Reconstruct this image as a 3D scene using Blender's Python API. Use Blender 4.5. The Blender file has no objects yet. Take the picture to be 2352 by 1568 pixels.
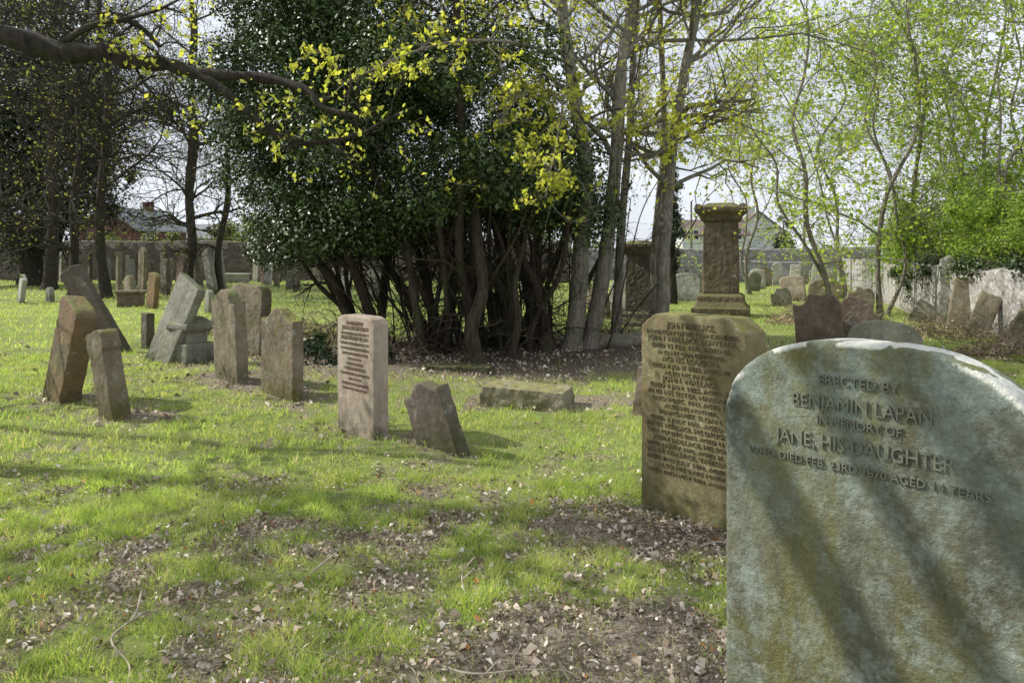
import bpy, bmesh, math, random
import numpy as np
from mathutils import Vector, Matrix, Euler
random.seed(7)
SC=bpy.context.scene
COL=SC.collection
SC.view_settings.view_transform='Standard'
SC.view_settings.look='None'
SC.view_settings.exposure=0

# ---------------------------------------------------------------- noise
def _h(xi,yi,s):
    v=np.sin(xi*127.1+yi*311.7+s*74.7)*43758.5453
    return v-np.floor(v)
def vn(x,y,s=0):
    x=np.asarray(x,float); y=np.asarray(y,float)
    xi=np.floor(x); yi=np.floor(y); fx=x-xi; fy=y-yi
    fx=fx*fx*(3-2*fx); fy=fy*fy*(3-2*fy)
    a=_h(xi,yi,s); b=_h(xi+1,yi,s); c=_h(xi,yi+1,s); d=_h(xi+1,yi+1,s)
    return (a*(1-fx)+b*fx)*(1-fy)+(c*(1-fx)+d*fx)*fy
def fbm(x,y,s=0):
    return .55*vn(x,y,s)+.28*vn(x*2.1,y*2.1,s+1)+.17*vn(x*4.3,y*4.3,s+2)
def gh(x,y):
    x=np.asarray(x,float); y=np.asarray(y,float)
    return .10*(vn(x*.3,y*.3,3)-.5)+.05*(vn(x*1.3,y*1.3,5)-.5)+.016*(vn(x*6,y*6,9)-.5)
def G(x,y,cx,cy,rx,ry,a=0):
    c,s=math.cos(a),math.sin(a)
    dx=(x-cx)*c+(y-cy)*s; dy=-(x-cx)*s+(y-cy)*c
    return np.exp(-((dx/rx)**2+(dy/ry)**2))
def litter(x,y):
    x=np.asarray(x,float); y=np.asarray(y,float)
    L=.58*G(x,y,.8,2.9,1.0,1.1)+.46*G(x,y,-.4,2.6,1.5,.7)+1.1*G(x,y,1.25,4.2,.7,.45,-.7)+.95*G(x,y,-1.1,6.65,1.2,.33,-.75)
    L+=.34*G(x,y,-1.0,3.9,2.2,.6,.2)+1.6*G(x,y,0.2,12.0,3.9,2.4)+.9*G(x,y,.5,8.3,1.6,.35)+.8*G(x,y,-4.0,7.6,.7,.28,-.3)+.9*G(x,y,-3.2,9.3,1.1,.4,-.75)
    L+=.6*G(x,y,-5.2,8.5,.6,.3)+.7*G(x,y,-3.2,11.2,1.3,.8)
    n=fbm(x*1.6,y*1.6,21)
    L=L*(.15+1.35*n)+np.clip((n-.5)*2.2,0,1)*.7*np.exp(-np.clip(y-4,0,99)/3.5)
    L+=.42*np.clip((vn(x*6.5,y*6.5,31)-.45)*3,0,1)-.42*np.clip((vn(x*5.2,y*5.2,37)-.45)*3,0,1)*(y<8)
    return np.clip(L,0,1)

# ---------------------------------------------------------------- mesh helpers
def mk_mesh(name,V,F,mats=None,col=None,smooth=False):
    V=np.ascontiguousarray(V,dtype=np.float32); F=np.ascontiguousarray(F,dtype=np.int32)
    me=bpy.data.meshes.new(name)
    n,k=F.shape
    me.vertices.add(len(V)); me.vertices.foreach_set('co',V.ravel())
    me.loops.add(n*k); me.loops.foreach_set('vertex_index',F.ravel())
    me.polygons.add(n)
    me.polygons.foreach_set('loop_start',np.arange(0,n*k,k,dtype=np.int32))
    me.polygons.foreach_set('loop_total',np.full(n,k,dtype=np.int32))
    if smooth: me.polygons.foreach_set('use_smooth',np.ones(n,dtype=bool))
    me.update(calc_edges=True)
    if col is not None:
        a=me.attributes.new('Col','FLOAT_COLOR','POINT')
        c=np.ones((len(V),4),np.float32); c[:,:3]=col
        a.data.foreach_set('color',c.ravel())
    if mats: 
        for m in (mats if isinstance(mats,(list,tuple)) else [mats]): me.materials.append(m)
    return me
def link(o,parent=None):
    COL.objects.link(o)
    if parent is not None: o.parent=parent
    return o
def top(o,label,cat,group=None,kind=None):
    o['label']=label; o['category']=cat
    if group: o['group']=group
    if kind: o['kind']=kind
    return o
def empty(name,loc,rot=(0,0,0)):
    e=bpy.data.objects.new(name,None); e.empty_display_size=.2
    e.location=loc; e.rotation_euler=rot
    return link(e)
def obj(name,me,parent=None):
    return link(bpy.data.objects.new(name,me),parent)
def nrm(v):
    v=np.asarray(v,float); return v/(np.linalg.norm(v)+1e-9)
class Tubes:
    def __init__(s): s.V=[]; s.F=[]; s.n=0
    def add(s,P,R,k=6):
        P=np.asarray(P,float); R=np.asarray(R,float); N=len(P)
        T=np.gradient(P,axis=0); T/=np.linalg.norm(T,axis=1,keepdims=True)+1e-9
        m=np.abs(T.mean(0)); ref=np.zeros(3); ref[np.argmin(m)]=1
        U=np.cross(T,ref); U/=np.linalg.norm(U,axis=1,keepdims=True)+1e-9
        W=np.cross(T,U)
        a=np.arange(k)*2*math.pi/k
        V=P[:,None,:]+R[:,None,None]*(np.cos(a)[None,:,None]*U[:,None,:]+np.sin(a)[None,:,None]*W[:,None,:])
        i=np.arange(N-1)[:,None]*k; j=np.arange(k)[None,:]; j2=(j+1)%k
        F=np.stack([i+j,i+j2,i+k+j2,i+k+j],-1).reshape(-1,4)+s.n
        s.V.append(V.reshape(-1,3)); s.F.append(F); s.n+=N*k
    def mesh(s,name,mat):
        return mk_mesh(name,np.concatenate(s.V),np.concatenate(s.F),mat,smooth=True)
def leaf_geo(P,size,rng,c0,c1,up=.5,aspect=.55,N=None,sag=0.):
    n=len(P); 
    nn=rng.normal(0,1,(n,3)) if N is None else N+rng.normal(0,.6,(n,3))
    nn[:,2]=nn[:,2]+up
    nn/=np.linalg.norm(nn,axis=1,keepdims=True)+1e-9
    d=rng.normal(0,1,(n,3)); d[:,2]-=sag
    d-=nn*(d*nn).sum(1,keepdims=True); d/=np.linalg.norm(d,axis=1,keepdims=True)+1e-9
    w=np.cross(nn,d)
    s=(size*rng.uniform(.5,1.3,n))[:,None]
    fold=nn*s*rng.uniform(.05,.3,(n,1))
    a1=aspect*rng.uniform(.3,.65,(n,1)); a2=aspect*rng.uniform(.3,.65,(n,1))
    V=np.stack([P-d*s*.5,P+w*s*a1+fold+d*s*rng.uniform(-.1,.25,(n,1)),P+d*s*.5,P-w*s*a2+fold+d*s*rng.uniform(-.1,.25,(n,1))],1)
    F=np.arange(4*n).reshape(n,4)
    t=rng.uniform(0,1,(n,1)); C=np.asarray(c0)*(1-t)+np.asarray(c1)*t
    C=C*rng.uniform(.75,1.25,(n,1))
    return V.reshape(-1,3),F,np.repeat(C,4,0)
def leaf_mesh(name,P,size,rng,c0,c1,mat,**k):
    V,F,C=leaf_geo(P,size,rng,c0,c1,**k)
    return mk_mesh(name,V,F,mat,C)
def join_geo(parts):
    V=[];F=[];C=[];n=0
    for v,f,c in parts:
        V.append(v);F.append(f+n);C.append(c);n+=len(v)
    return np.concatenate(V),np.concatenate(F),np.concatenate(C)
def smooth_path(P,n=6):
    P=np.asarray(P,float); out=[]
    Q=np.vstack([2*P[0]-P[1],P,2*P[-1]-P[-2]])
    for i in range(1,len(Q)-2):
        for t in np.linspace(0,1,n,endpoint=False):
            a,b,c,d=Q[i-1],Q[i],Q[i+1],Q[i+2]
            out.append(.5*((2*b)+(-a+c)*t+(2*a-5*b+4*c-d)*t*t+(-a+3*b-3*c+d)*t**3))
    out.append(P[-1]); return np.array(out)

# ---------------------------------------------------------------- materials
class NT:
    def __init__(s,name):
        s.m=bpy.data.materials.new(name); s.m.use_nodes=True; s.t=s.m.node_tree
        s.b=s.t.nodes['Principled BSDF']; s.o=s.t.nodes['Material Output']
        s.b.inputs['Specular IOR Level'].default_value=.25
        s.b.inputs['Roughness'].default_value=.85
    def n(s,ty,**k):
        x=s.t.nodes.new(ty)
        for a,b in k.items(): setattr(x,a,b)
        return x
    def l(s,a,b): s.t.links.new(a,b)
    def noise(s,vec,scale,detail=5,rough=.6):
        x=s.n('ShaderNodeTexNoise'); x.inputs['Scale'].default_value=scale
        x.inputs['Detail'].default_value=detail; x.inputs['Roughness'].default_value=rough
        if vec is not None: s.l(vec,x.inputs['Vector'])
        return x.outputs['Fac']
    def mapr(s,f,a,b,c=0.,d=1.):
        x=s.n('ShaderNodeMapRange'); x.inputs['From Min'].default_value=a; x.inputs['From Max'].default_value=b
        x.inputs['To Min'].default_value=c; x.inputs['To Max'].default_value=d
        s.l(f,x.inputs['Value']); return x.outputs['Result']
    def math(s,op,a,b=None):
        x=s.n('ShaderNodeMath',operation=op)
        for i,v in enumerate((a,b)):
            if v is None: continue
            if isinstance(v,(int,float)): x.inputs[i].default_value=v
            else: s.l(v,x.inputs[i])
        return x.outputs[0]
    def mix(s,f,a,b,mode='MIX'):
        x=s.n('ShaderNodeMix',data_type='RGBA',blend_type=mode)
        for sock,v in ((x.inputs[0],f),(x.inputs[6],a),(x.inputs[7],b)):
            if isinstance(v,(int,float)): sock.default_value=v
            elif isinstance(v,(tuple,list)): sock.default_value=(*v,1)
            else: s.l(v,sock)
        return x.outputs[2]
    def bump(s,h,st=.5,dist=.01,prev=None):
        x=s.n('ShaderNodeBump'); x.inputs['Strength'].default_value=st; x.inputs['Distance'].default_value=dist
        s.l(h,x.inputs['Height'])
        if prev is not None: s.l(prev,x.inputs['Normal'])
        return x.outputs[0]
    def objvec(s,shift=True):
        tc=s.n('ShaderNodeTexCoord')
        if not shift: return tc.outputs['Object']
        oi=s.n('ShaderNodeObjectInfo'); m=s.math('MULTIPLY',oi.outputs['Random'],37.)
        v=s.n('ShaderNodeVectorMath',operation='ADD'); s.l(tc.outputs['Object'],v.inputs[0]); s.l(m,v.inputs[1])
        return v.outputs[0]
def stone_mat(name,c1,c2,lich=(.34,.36,.30),moss=(.10,.12,.03),la=.5,ma=.6,dark=.45,cap=None,fn=.5):
    t=NT(name); v=t.objvec()
    c=t.mix(t.mapr(t.noise(v,2.3,6,.65),.35,.65),c1,c2)
    mp=t.n('ShaderNodeMapping'); mp.inputs['Scale'].default_value=(9,9,1.3); t.l(v,mp.inputs['Vector'])
    c=t.mix(t.mapr(t.noise(mp.outputs[0],1.2,5,.65),.45,.75,0,dark),c,tuple(x*.3 for x in c1))
    c=t.mix(t.mapr(t.noise(v,5.5,9,.75),.62-.18*la,.70-.14*la,0,.75),c,lich)
    c=t.mix(t.mapr(t.noise(v,3.1,8,.7),.53,.66,0,.7*ma+.1),c,moss)
    c=t.mix(t.mapr(t.noise(v,21,4,.6),.64,.68,0,.8*la),c,(.5,.52,.45))
    ge=t.n('ShaderNodeNewGeometry'); sp=t.n('ShaderNodeSeparateXYZ'); t.l(ge.outputs['Normal'],sp.inputs[0])
    up=t.mapr(sp.outputs[2],.25,.75); up=t.math('MULTIPLY',up,t.mapr(t.noise(v,9,6,.7),.42,.58,.15,1))
    up=t.math('MULTIPLY',up,min(1.,ma*1.3))
    c=t.mix(up,c,tuple(x*1.6 for x in moss))
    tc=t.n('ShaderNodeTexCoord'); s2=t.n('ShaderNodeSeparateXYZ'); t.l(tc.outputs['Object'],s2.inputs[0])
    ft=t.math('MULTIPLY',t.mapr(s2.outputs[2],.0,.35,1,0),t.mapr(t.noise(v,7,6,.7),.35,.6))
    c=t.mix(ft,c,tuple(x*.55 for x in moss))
    if cap:
        z=t.mapr(s2.outputs[2],cap[0],cap[1])
        c=t.mix(t.math('MULTIPLY',z,t.mapr(t.noise(v,8,8,.75),.38,.6,0,.8)),c,(.30,.37,.33))
        c=t.mix(t.mapr(t.noise(mp.outputs[0],.55,6,.7),.47,.62,0,.7),c,(.20,.185,.055))
        c=t.mix(t.mapr(t.noise(v,16,6,.75),.50,.62,0,.45),c,(.33,.385,.33))
        k=t.mapr(sp.outputs[2],.03,.20); k=t.math('MULTIPLY',k,t.mapr(t.noise(v,12,3,.5),.48,.51))
        c=t.mix(k,c,(.78,.78,.70))
    fine=t.noise(v,75,4,.7)
    c=t.mix(t.mapr(fine,.3,.7,0,fn),c,t.mix(.5,c,(.02,.02,.015)))
    t.l(c,t.b.inputs['Base Color'])
    b=t.bump(t.noise(v,9,8,.7),.7,.02); b=t.bump(fine,.8,.008,b); t.l(b,t.b.inputs['Normal'])
    t.b.inputs['Roughness'].default_value=.92
    return t.m
def plain_mat(name,c1,c2,scale=4,rough=.85,bump=.3,bs=30):
    t=NT(name); v=t.objvec(False)
    t.l(t.mix(t.mapr(t.noise(v,scale,6,.65),.35,.65),c1,c2),t.b.inputs['Base Color'])
    t.b.inputs['Roughness'].default_value=rough
    t.l(t.bump(t.noise(v,bs,5,.65),bump,.01),t.b.inputs['Normal'])
    return t.m
def leaf_mat(name,trans=.45,rough=.55,spec=.3):
    t=NT(name); a=t.n('ShaderNodeAttribute'); a.attribute_name='Col'
    t.l(a.outputs['Color'],t.b.inputs['Base Color']); t.b.inputs['Roughness'].default_value=rough
    t.b.inputs['Specular IOR Level'].default_value=spec
    if trans>0:
        tr=t.n('ShaderNodeBsdfTranslucent'); t.l(t.mix(1.,a.outputs['Color'],(1.6,1.7,.8),'MULTIPLY'),tr.inputs['Color'])
        mx=t.n('ShaderNodeMixShader'); mx.inputs[0].default_value=trans
        t.l(t.b.outputs[0],mx.inputs[1]); t.l(tr.outputs[0],mx.inputs[2]); t.l(mx.outputs[0],t.o.inputs['Surface'])
    return t.m
def bark_mat(name,c1,c2,green=.3):
    t=NT(name); tc=t.n('ShaderNodeTexCoord'); v=tc.outputs['Object']
    mp=t.n('ShaderNodeMapping'); mp.inputs['Scale'].default_value=(14,14,3); t.l(v,mp.inputs['Vector'])
    r=t.noise(mp.outputs[0],1.5,8,.7)
    c=t.mix(t.mapr(r,.35,.65),c1,c2)
    c=t.mix(t.mapr(t.noise(v,2.5,6,.7),.5,.65,0,green),c,(.08,.10,.035))
    t.l(c,t.b.inputs['Base Color']); t.l(t.bump(r,1.,.04),t.b.inputs['Normal'])
    return t.m
M_leaf=leaf_mat('leaf_surface',.55)
M_yew=leaf_mat('yew_foliage',0,.42,.5)
M_grass=leaf_mat('grass_blades',.48,.6,.2)
M_dry=leaf_mat('dry_leaf',0,.8,.15)
M_bark=bark_mat('sycamore_bark',(.12,.105,.08),(.32,.29,.235),.4)
M_barkd=bark_mat('dark_bark',(.020,.016,.013),(.068,.056,.041),.35)
M_barky=bark_mat('yew_bark',(.028,.022,.016),(.10,.08,.055),.5)

# ---------------------------------------------------------------- world + sun + camera
AZ=math.radians(-78); EL=math.radians(40)
S=Vector((math.sin(AZ)*math.cos(EL),math.cos(AZ)*math.cos(EL),math.sin(EL)))
w=bpy.data.worlds.new('World'); SC.world=w; w.use_nodes=True; wt=w.node_tree
bg=wt.nodes['Background']; sky=wt.nodes.new('ShaderNodeTexSky'); sky.sky_type='NISHITA'; sky.sun_disc=False
sky.sun_elevation=EL; sky.sun_rotation=AZ%(2*math.pi); sky.dust_density=2.
tc=wt.nodes.new('ShaderNodeTexCoord'); mp=wt.nodes.new('ShaderNodeMapping'); mp.inputs['Scale'].default_value=(1,1,2.6)
nz=wt.nodes.new('ShaderNodeTexNoise'); nz.inputs['Scale'].default_value=3.2; nz.inputs['Detail'].default_value=8; nz.inputs['Roughness'].default_value=.55
mr=wt.nodes.new('ShaderNodeMapRange'); mr.inputs['From Min'].default_value=.38; mr.inputs['From Max'].default_value=.54; mr.inputs['To Min'].default_value=.62
mx=wt.nodes.new('ShaderNodeMix'); mx.data_type='RGBA'; mx.inputs[7].default_value=(8.9,9.4,10.2,1)
L=wt.links.new
L(tc.outputs['Generated'],mp.inputs['Vector']); L(mp.outputs[0],nz.inputs['Vector']); L(nz.outputs['Fac'],mr.inputs['Value'])
L(mr.outputs[0],mx.inputs[0]); L(sky.outputs[0],mx.inputs[6]); L(mx.outputs[2],bg.inputs['Color']); bg.inputs['Strength'].default_value=.105
sl=bpy.data.lights.new('sun','SUN'); sl.energy=5.0; sl.angle=math.radians(.45); sl.color=(1,.96,.88)
so=link(bpy.data.objects.new('sun',sl)); so.rotation_euler=S.to_track_quat('Z','Y').to_euler(); so.location=(-20,8,30)
cd=bpy.data.cameras.new('camera'); cd.lens=26.02; cd.sensor_width=36; cd.shift_y=-194/2352; cd.clip_end=3000; cd.clip_start=.05
cam=link(bpy.data.objects.new('camera',cd)); cam.location=(0,0,1.6); cam.rotation_euler=(math.pi/2,0,0); SC.camera=cam

# ---------------------------------------------------------------- ground
def ground():
    n=420; s=np.linspace(-1,1,n)
    X=11*s+500*np.sign(s)*np.abs(s)**7; yy=np.linspace(-.35,1,n); Y=6+20*yy+900*np.sign(yy)*np.abs(yy)**7
    gx,gy=np.meshgrid(X,Y); x=gx.ravel(); y=gy.ravel(); z=gh(x,y)
    V=np.stack([x,y,z],1); i=np.arange(n-1)[:,None]*n+np.arange(n-1)[None,:]
    F=np.stack([i,i+1,i+n+1,i+n],-1).reshape(-1,4)
    C=np.stack([litter(x,y),G(x,y,.2,12.6,3.4,2.4),0*x],1)  # second channel masks the yew shade painted into the soil
    t=NT('ground_turf_and_litter'); a=t.n('ShaderNodeAttribute'); a.attribute_name='Col'; v=t.objvec(False)
    sc=t.n('ShaderNodeSeparateColor'); t.l(a.outputs['Color'],sc.inputs[0])
    f=t.math('ADD',sc.outputs[0],t.mapr(t.noise(v,9,8,.7),.3,.7,-.3,.3))
    f=t.mapr(f,.2,.75)
    g=t.mix(t.mapr(t.noise(v,.7,7,.65),.3,.7),(.15,.205,.045),(.29,.34,.10))
    g=t.mix(t.mapr(t.noise(v,30,5,.7),.5,.7,0,.5),g,(.16,.135,.07))
    d=t.mix(t.mapr(t.noise(v,42,6,.75),.4,.6),(.12,.092,.065),(.44,.37,.28))
    d=t.mix(t.mapr(t.noise(v,110,3,.7),.5,.62,0,.6),d,(.08,.06,.045))
    d=t.mix(t.mapr(sc.outputs[1],.15,.8,0,.75),d,(.045,.034,.024))  # yew crown's shade painted into the soil colour
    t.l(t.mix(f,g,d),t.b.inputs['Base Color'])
    b=t.bump(t.noise(v,40,8,.75),.9,.03); t.l(b,t.b.inputs['Normal']); t.b.inputs['Roughness'].default_value=.95
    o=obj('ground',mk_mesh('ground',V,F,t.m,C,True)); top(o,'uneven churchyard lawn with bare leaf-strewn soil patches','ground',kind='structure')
ground()

def in_view(rng,n,y0,y1,pad=.6):
    y=np.sqrt(rng.uniform(y0*y0,y1*y1,n)); x=rng.uniform(-1,1,n)*(y*.75+pad); return x,y
def grass():
    rng=np.random.default_rng(3); VV=[];CC=[]
    for (n,y0,y1,h,wd) in ((360000,1.4,5.5,.056,.0034),(210000,5.5,12,.066,.0065),(110000,12,26,.08,.015),(60000,26,50,.10,.03)):
        x,y=in_view(rng,n,y0,y1)
        lt=litter(x,y); tuft=.35*fbm(x*3,y*3,51)+.65*fbm(x*11,y*11,57)
        keep=rng.uniform(0,1,n)<np.clip(1.0-lt*1.0,0.08,1)*np.clip((tuft-.37)*5,.06,1)*(1-.8*np.clip(G(x,y,.3,12.6,3,2),0,1))
        x=x[keep];y=y[keep];tuft=tuft[keep];lt=lt[keep];m=len(x)
        z=gh(x,y)-.004
        a=rng.uniform(0,2*math.pi,m); hh=h*rng.uniform(.3,1.35,m)*np.clip((tuft-.28)*3.6,.3,2.1)*(1-.35*lt); ww=wd*rng.uniform(.6,1.3,m)
        ux,uy=np.cos(a),np.sin(a); b=rng.uniform(0,2*math.pi,m); be=hh*rng.uniform(.2,1.5,m)
        bx,by=np.cos(b)*be,np.sin(b)*be
        P=np.stack([x,y,z],1)
        Wd=np.stack([ux*ww,uy*ww,0*ux],1)*.5
        mid=P+np.stack([bx*.35,by*.35,hh*.6],1); tip=P+np.stack([bx,by,hh*(.9)],1)
        V=np.stack([P-Wd,P+Wd,mid+Wd*.7,mid-Wd*.7,tip],1)
        t=rng.uniform(0,1,(m,1)); big=fbm(x*.8,y*.8,77)[:,None]
        C=(np.array([.22,.32,.075])*(1-t)+np.array([.50,.55,.20])*t)*(.7+.75*big)
        pd=.10+.28*np.clip((fbm(x*1.9,y*1.9,66)-.45)*4,0,1)[:,None]
        dry=rng.uniform(0,1,(m,1))<pd; C=np.where(dry,np.array([.58,.51,.33]),C)
        VV.append(V.reshape(-1,3)); CC.append(np.repeat(np.clip(C,0,.75),5,0))
    V=np.concatenate(VV); C=np.concatenate(CC); m=len(V)//5
    i=np.arange(m)[:,None]*5
    F=np.concatenate([i+np.array([[0,1,2]]),i+np.array([[0,2,3]]),i+np.array([[3,2,4]])])
    o=obj('grass',mk_mesh('grass',V,F,M_grass,C)); top(o,'short tufted spring grass covering the churchyard','grass',kind='stuff')
grass()
def leaf_litter():
    rng=np.random.default_rng(4); parts=[]
    for n,y0,y1,s in ((220000,1.4,6,.022),(100000,6,14,.04)):
        x,y=in_view(rng,n,y0,y1); lt=litter(x,y); cl=fbm(x*2.3,y*2.3,91)
        k=rng.uniform(0,1,n)<np.clip(lt*1.0+.0+.13*(y<5.5),.03,1)*np.clip((cl-.28)*3,.15,1)*(.42 if y0<6 else .3); x=x[k];y=y[k]; m=len(x)
        P=np.stack([x,y,gh(x,y)+rng.uniform(.006,.036,m)],1)
        sz=s*np.where(rng.uniform(0,1,m)<.2,1.9,1.)
        v,f,c=leaf_geo(P,sz,rng,(.20,.15,.10),(.55,.47,.37),up=.8,aspect=.65)
        q=rng.uniform(0,1,m); o=np.repeat(q<.02,4); c[o]=(.42,.19,.06); o=np.repeat(q>.88,4); c[o]=(.68,.62,.54)
        parts.append((v,f,c))
    V,F,C=join_geo(parts)
    o=obj('leaf_litter',mk_mesh('leaf_litter',V,F,M_dry,C)); top(o,'scattered dry brown leaves lying on bare soil','leaves',kind='stuff')
    tb=Tubes()
    for i in range(3200):
        y=math.sqrt(rng.uniform(2.0,60)); x=rng.uniform(-1,1)*(y*.72)
        if rng.uniform()>litter(x,y)+.25: continue
        Lg=rng.uniform(.04,.26); a=rng.uniform(0,math.pi*2); p=np.array([x,y,float(gh(x,y))+.02]); pts=[p]
        for j in range(4):
            a+=rng.normal(0,.4); p=p+np.array([math.cos(a),math.sin(a),rng.normal(0,.06)])*Lg/4; pts.append(p)
        r=rng.uniform(.001,.0032); tb.add(pts,np.linspace(r,r*.5,5),4)
    o=obj('twig_litter',tb.mesh('twig_litter',plain_mat('dead_twig',(.16,.12,.09),(.50,.43,.34),12)))
    top(o,'thin dead twigs strewn over the ground','twigs',kind='stuff')
    M=plain_mat('fallen_branch_bark',(.26,.21,.16),(.50,.44,.36),14)
    for i,pl in enumerate((((-1.75,3.5),(-1.66,3.25),(-1.68,3.1),(-1.5,2.9),(-1.42,2.75),(-1.22,2.62)),((-.95,4.0),(-1.0,3.75),(-1.04,3.6),(-1.1,3.45)),((1.0,4.05),(1.15,4.15),(1.3,4.09),(1.45,4.16),(1.6,4.2)),((-.2,3.95),(-.25,3.7),(-.22,3.5)),((-.3,2.9),(-.15,2.83),(.05,2.88),(.2,2.84)))):
        tb=Tubes(); P=smooth_path([(x,y,float(gh(x,y))+.02+.012*(j%2)) for j,(x,y) in enumerate(pl)],4)
        tb.add(P,np.linspace(.0055,.002,len(P))*(1+.15*np.sin(np.arange(len(P))*2.1)),6)
        P0=np.array(P[5]); tb.add([P0,P0+np.array([.05,.06,.02]),P0+np.array([.12,.07,.01])],[.0035,.003,.0015],5)
        o=obj('fallen_branch',tb.mesh('fallen_branch',M)); top(o,'thin pale fallen branch lying in grass and litter','branch','fallen branches on the ground')
leaf_litter()

# ---------------------------------------------------------------- headstones
def prof(kind,w,h,n=40):
    if kind=='capped': return [(-.41*w,0),(-.41*w,h-.25),(-.5*w,h-.20),(-.5*w,h-.05),(-.40*w,h-.01),(0,h),(.40*w,h-.02),(.5*w,h-.06),(.5*w,h-.20),(.41*w,h-.25),(.41*w,0)]
    xs=np.linspace(-1,1,n); P=[]
    for x in xs:
        a=abs(x)
        if kind=='camber': z=h-.28*w+.28*w*(max(0,1-a**2.6))**.55
        elif kind=='round': z=h-.5*w+.5*w*math.sqrt(max(0,1-a*a))
        elif kind=='segment': z=h-.14*w*a*a
        elif kind=='cut': z=h if a<.72 else h-(a-.72)/.28*.11*w
        elif kind=='softcut': z=h-.012*w*a if a<.66 else h-.012*w-(.06*w*(1-math.cos((a-.66)/.34*math.pi*.5)))-.03*w*(a>.9)
        elif kind=='ogee': z=h-.10*w*(1-math.cos(min(1,a/.8)*math.pi)) +(.03*w if a>.86 else 0)
        elif kind=='gable': z=h-.3*w*a
        elif kind=='scroll': z=h-.45*w*a*a if a<.5 else h-.1125*w-.02*w-.10*w*abs(math.sin((a-.5)/.5*math.pi*1.0))-.12*w*(a-.5)
        elif kind=='broken': z=h-.12*w*abs(x-.2)-.10*w*(x<-.35)-.05*w*math.sin(x*7)-(.25*w*max(0,x-.55))
        else: z=h
        P.append((x*w/2,z))
    return P
def slab_mesh(name,w,h,t,kind,mat,vox=.015,bury=.3,disp=.006,seed=0,taper=1.):
    bm=bmesh.new(); pr=prof(kind,w,h)
    pts=[(pr[0][0]*taper,-bury)]+pr+[(pr[-1][0]*taper,-bury)]
    vs=[bm.verts.new((x,-t/2,z)) for x,z in pts][::-1]
    f=bm.faces.new(vs); r=bmesh.ops.extrude_face_region(bm,geom=[f])
    bmesh.ops.translate(bm,verts=[v for v in r['geom'] if isinstance(v,bmesh.types.BMVert)],vec=(0,t,0))
    bmesh.ops.recalc_face_normals(bm,faces=bm.faces)
    me=bpy.data.meshes.new(name); bm.to_mesh(me); bm.free()
    o=bpy.data.objects.new(name,me); COL.objects.link(o)
    m=o.modifiers.new('r','REMESH'); m.mode='VOXEL'; m.voxel_size=vox; m.use_smooth_shade=True
    sm=o.modifiers.new('s','SMOOTH'); sm.iterations=2; sm.factor=.5
    for sc,st in ((.18,disp*1.4),(.045,disp)):
        tx=bpy.data.textures.new('c','CLOUDS'); tx.noise_scale=sc; tx.noise_depth=3
        d=o.modifiers.new('d','DISPLACE'); d.texture=tx; d.strength=st*2; d.mid_level=.5
    dg=bpy.context.evaluated_depsgraph_get(); ev=o.evaluated_get(dg); nm=bpy.data.meshes.new_from_object(ev)
    COL.objects.unlink(o); bpy.data.objects.remove(o); bpy.data.meshes.remove(me)
    nm.name=name; nm.materials.clear(); nm.materials.append(mat)
    nm.polygons.foreach_set('use_smooth',np.ones(len(nm.polygons),dtype=bool))
    return nm
def text_mesh(lines,t,mat,ext=.004,bold=.0,arc=0.):
    bm=bmesh.new()
    for txt,hh,z0,wd,xc in lines:
        cu=bpy.data.curves.new('t','FONT'); cu.body=txt; cu.size=hh*1.38; cu.align_x='CENTER'; cu.extrude=ext; cu.offset=bold; cu.resolution_u=2
        o=bpy.data.objects.new('t',cu); COL.objects.link(o)
        dg=bpy.context.evaluated_depsgraph_get(); m=bpy.data.meshes.new_from_object(o.evaluated_get(dg))
        xs=[v.co.x for v in m.vertices]
        sx=1.
        if wd: sx=wd/(max(xs)-min(xs))
        xm=(max(xs)+min(xs))/2
        for v in m.vertices:
            x=(v.co.x-xm)*sx+xc; v.co=Vector((x,-t/2-.001-v.co.z,z0+v.co.y-arc*x*x))
        bm.from_mesh(m); COL.objects.unlink(o); bpy.data.objects.remove(o); bpy.data.meshes.remove(m)
    me=bpy.data.meshes.new('inscription'); bm.to_mesh(me); bm.free(); me.materials.append(mat); return me

MS_red=stone_mat('red_sandstone',(.16,.105,.08),(.27,.205,.165),la=.3,ma=.4)
MS_brn=stone_mat('dark_brown_sandstone',(.12,.09,.075),(.20,.16,.14),la=.25,ma=.25)
MS_pink=stone_mat('pink_sandstone',(.42,.32,.26),(.54,.46,.39),la=.35,ma=.15,dark=.4)
MS_grey=stone_mat('grey_lichened_stone',(.20,.185,.15),(.34,.32,.27),la=.6,ma=.5)
MS_tan=stone_mat('tan_weathered_sandstone',(.20,.16,.11),(.34,.285,.21),la=.4,ma=.6)
MS_pale=stone_mat('pale_weathered_stone',(.42,.40,.35),(.54,.52,.47),la=.5,ma=.15,dark=.4)
MS_orange=stone_mat('orange_lichened_sandstone',(.27,.165,.085),(.17,.14,.10),lich=(.36,.27,.09),la=.35,ma=.6)
MS_mossy=stone_mat('moss_topped_sandstone',(.17,.13,.09),(.30,.245,.18),la=.35,ma=.85,moss=(.17,.17,.035))
MS_ledg=stone_mat('pale_mossy_slab',(.35,.30,.23),(.48,.43,.34),la=.5,ma=.7,moss=(.22,.21,.06))
MS_col=stone_mat('algae_stained_red_sandstone',(.13,.095,.065),(.23,.175,.12),la=.25,ma=.9,moss=(.10,.11,.035),dark=.7)
MS_dark=stone_mat('dark_stained_stone',(.09,.075,.055),(.19,.16,.12),la=.4,ma=.6)
MS_wal=stone_mat('brown_green_sandstone',(.19,.15,.08),(.31,.27,.15),lich=(.33,.325,.18),la=.4,ma=.7,moss=(.15,.145,.04))
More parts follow.
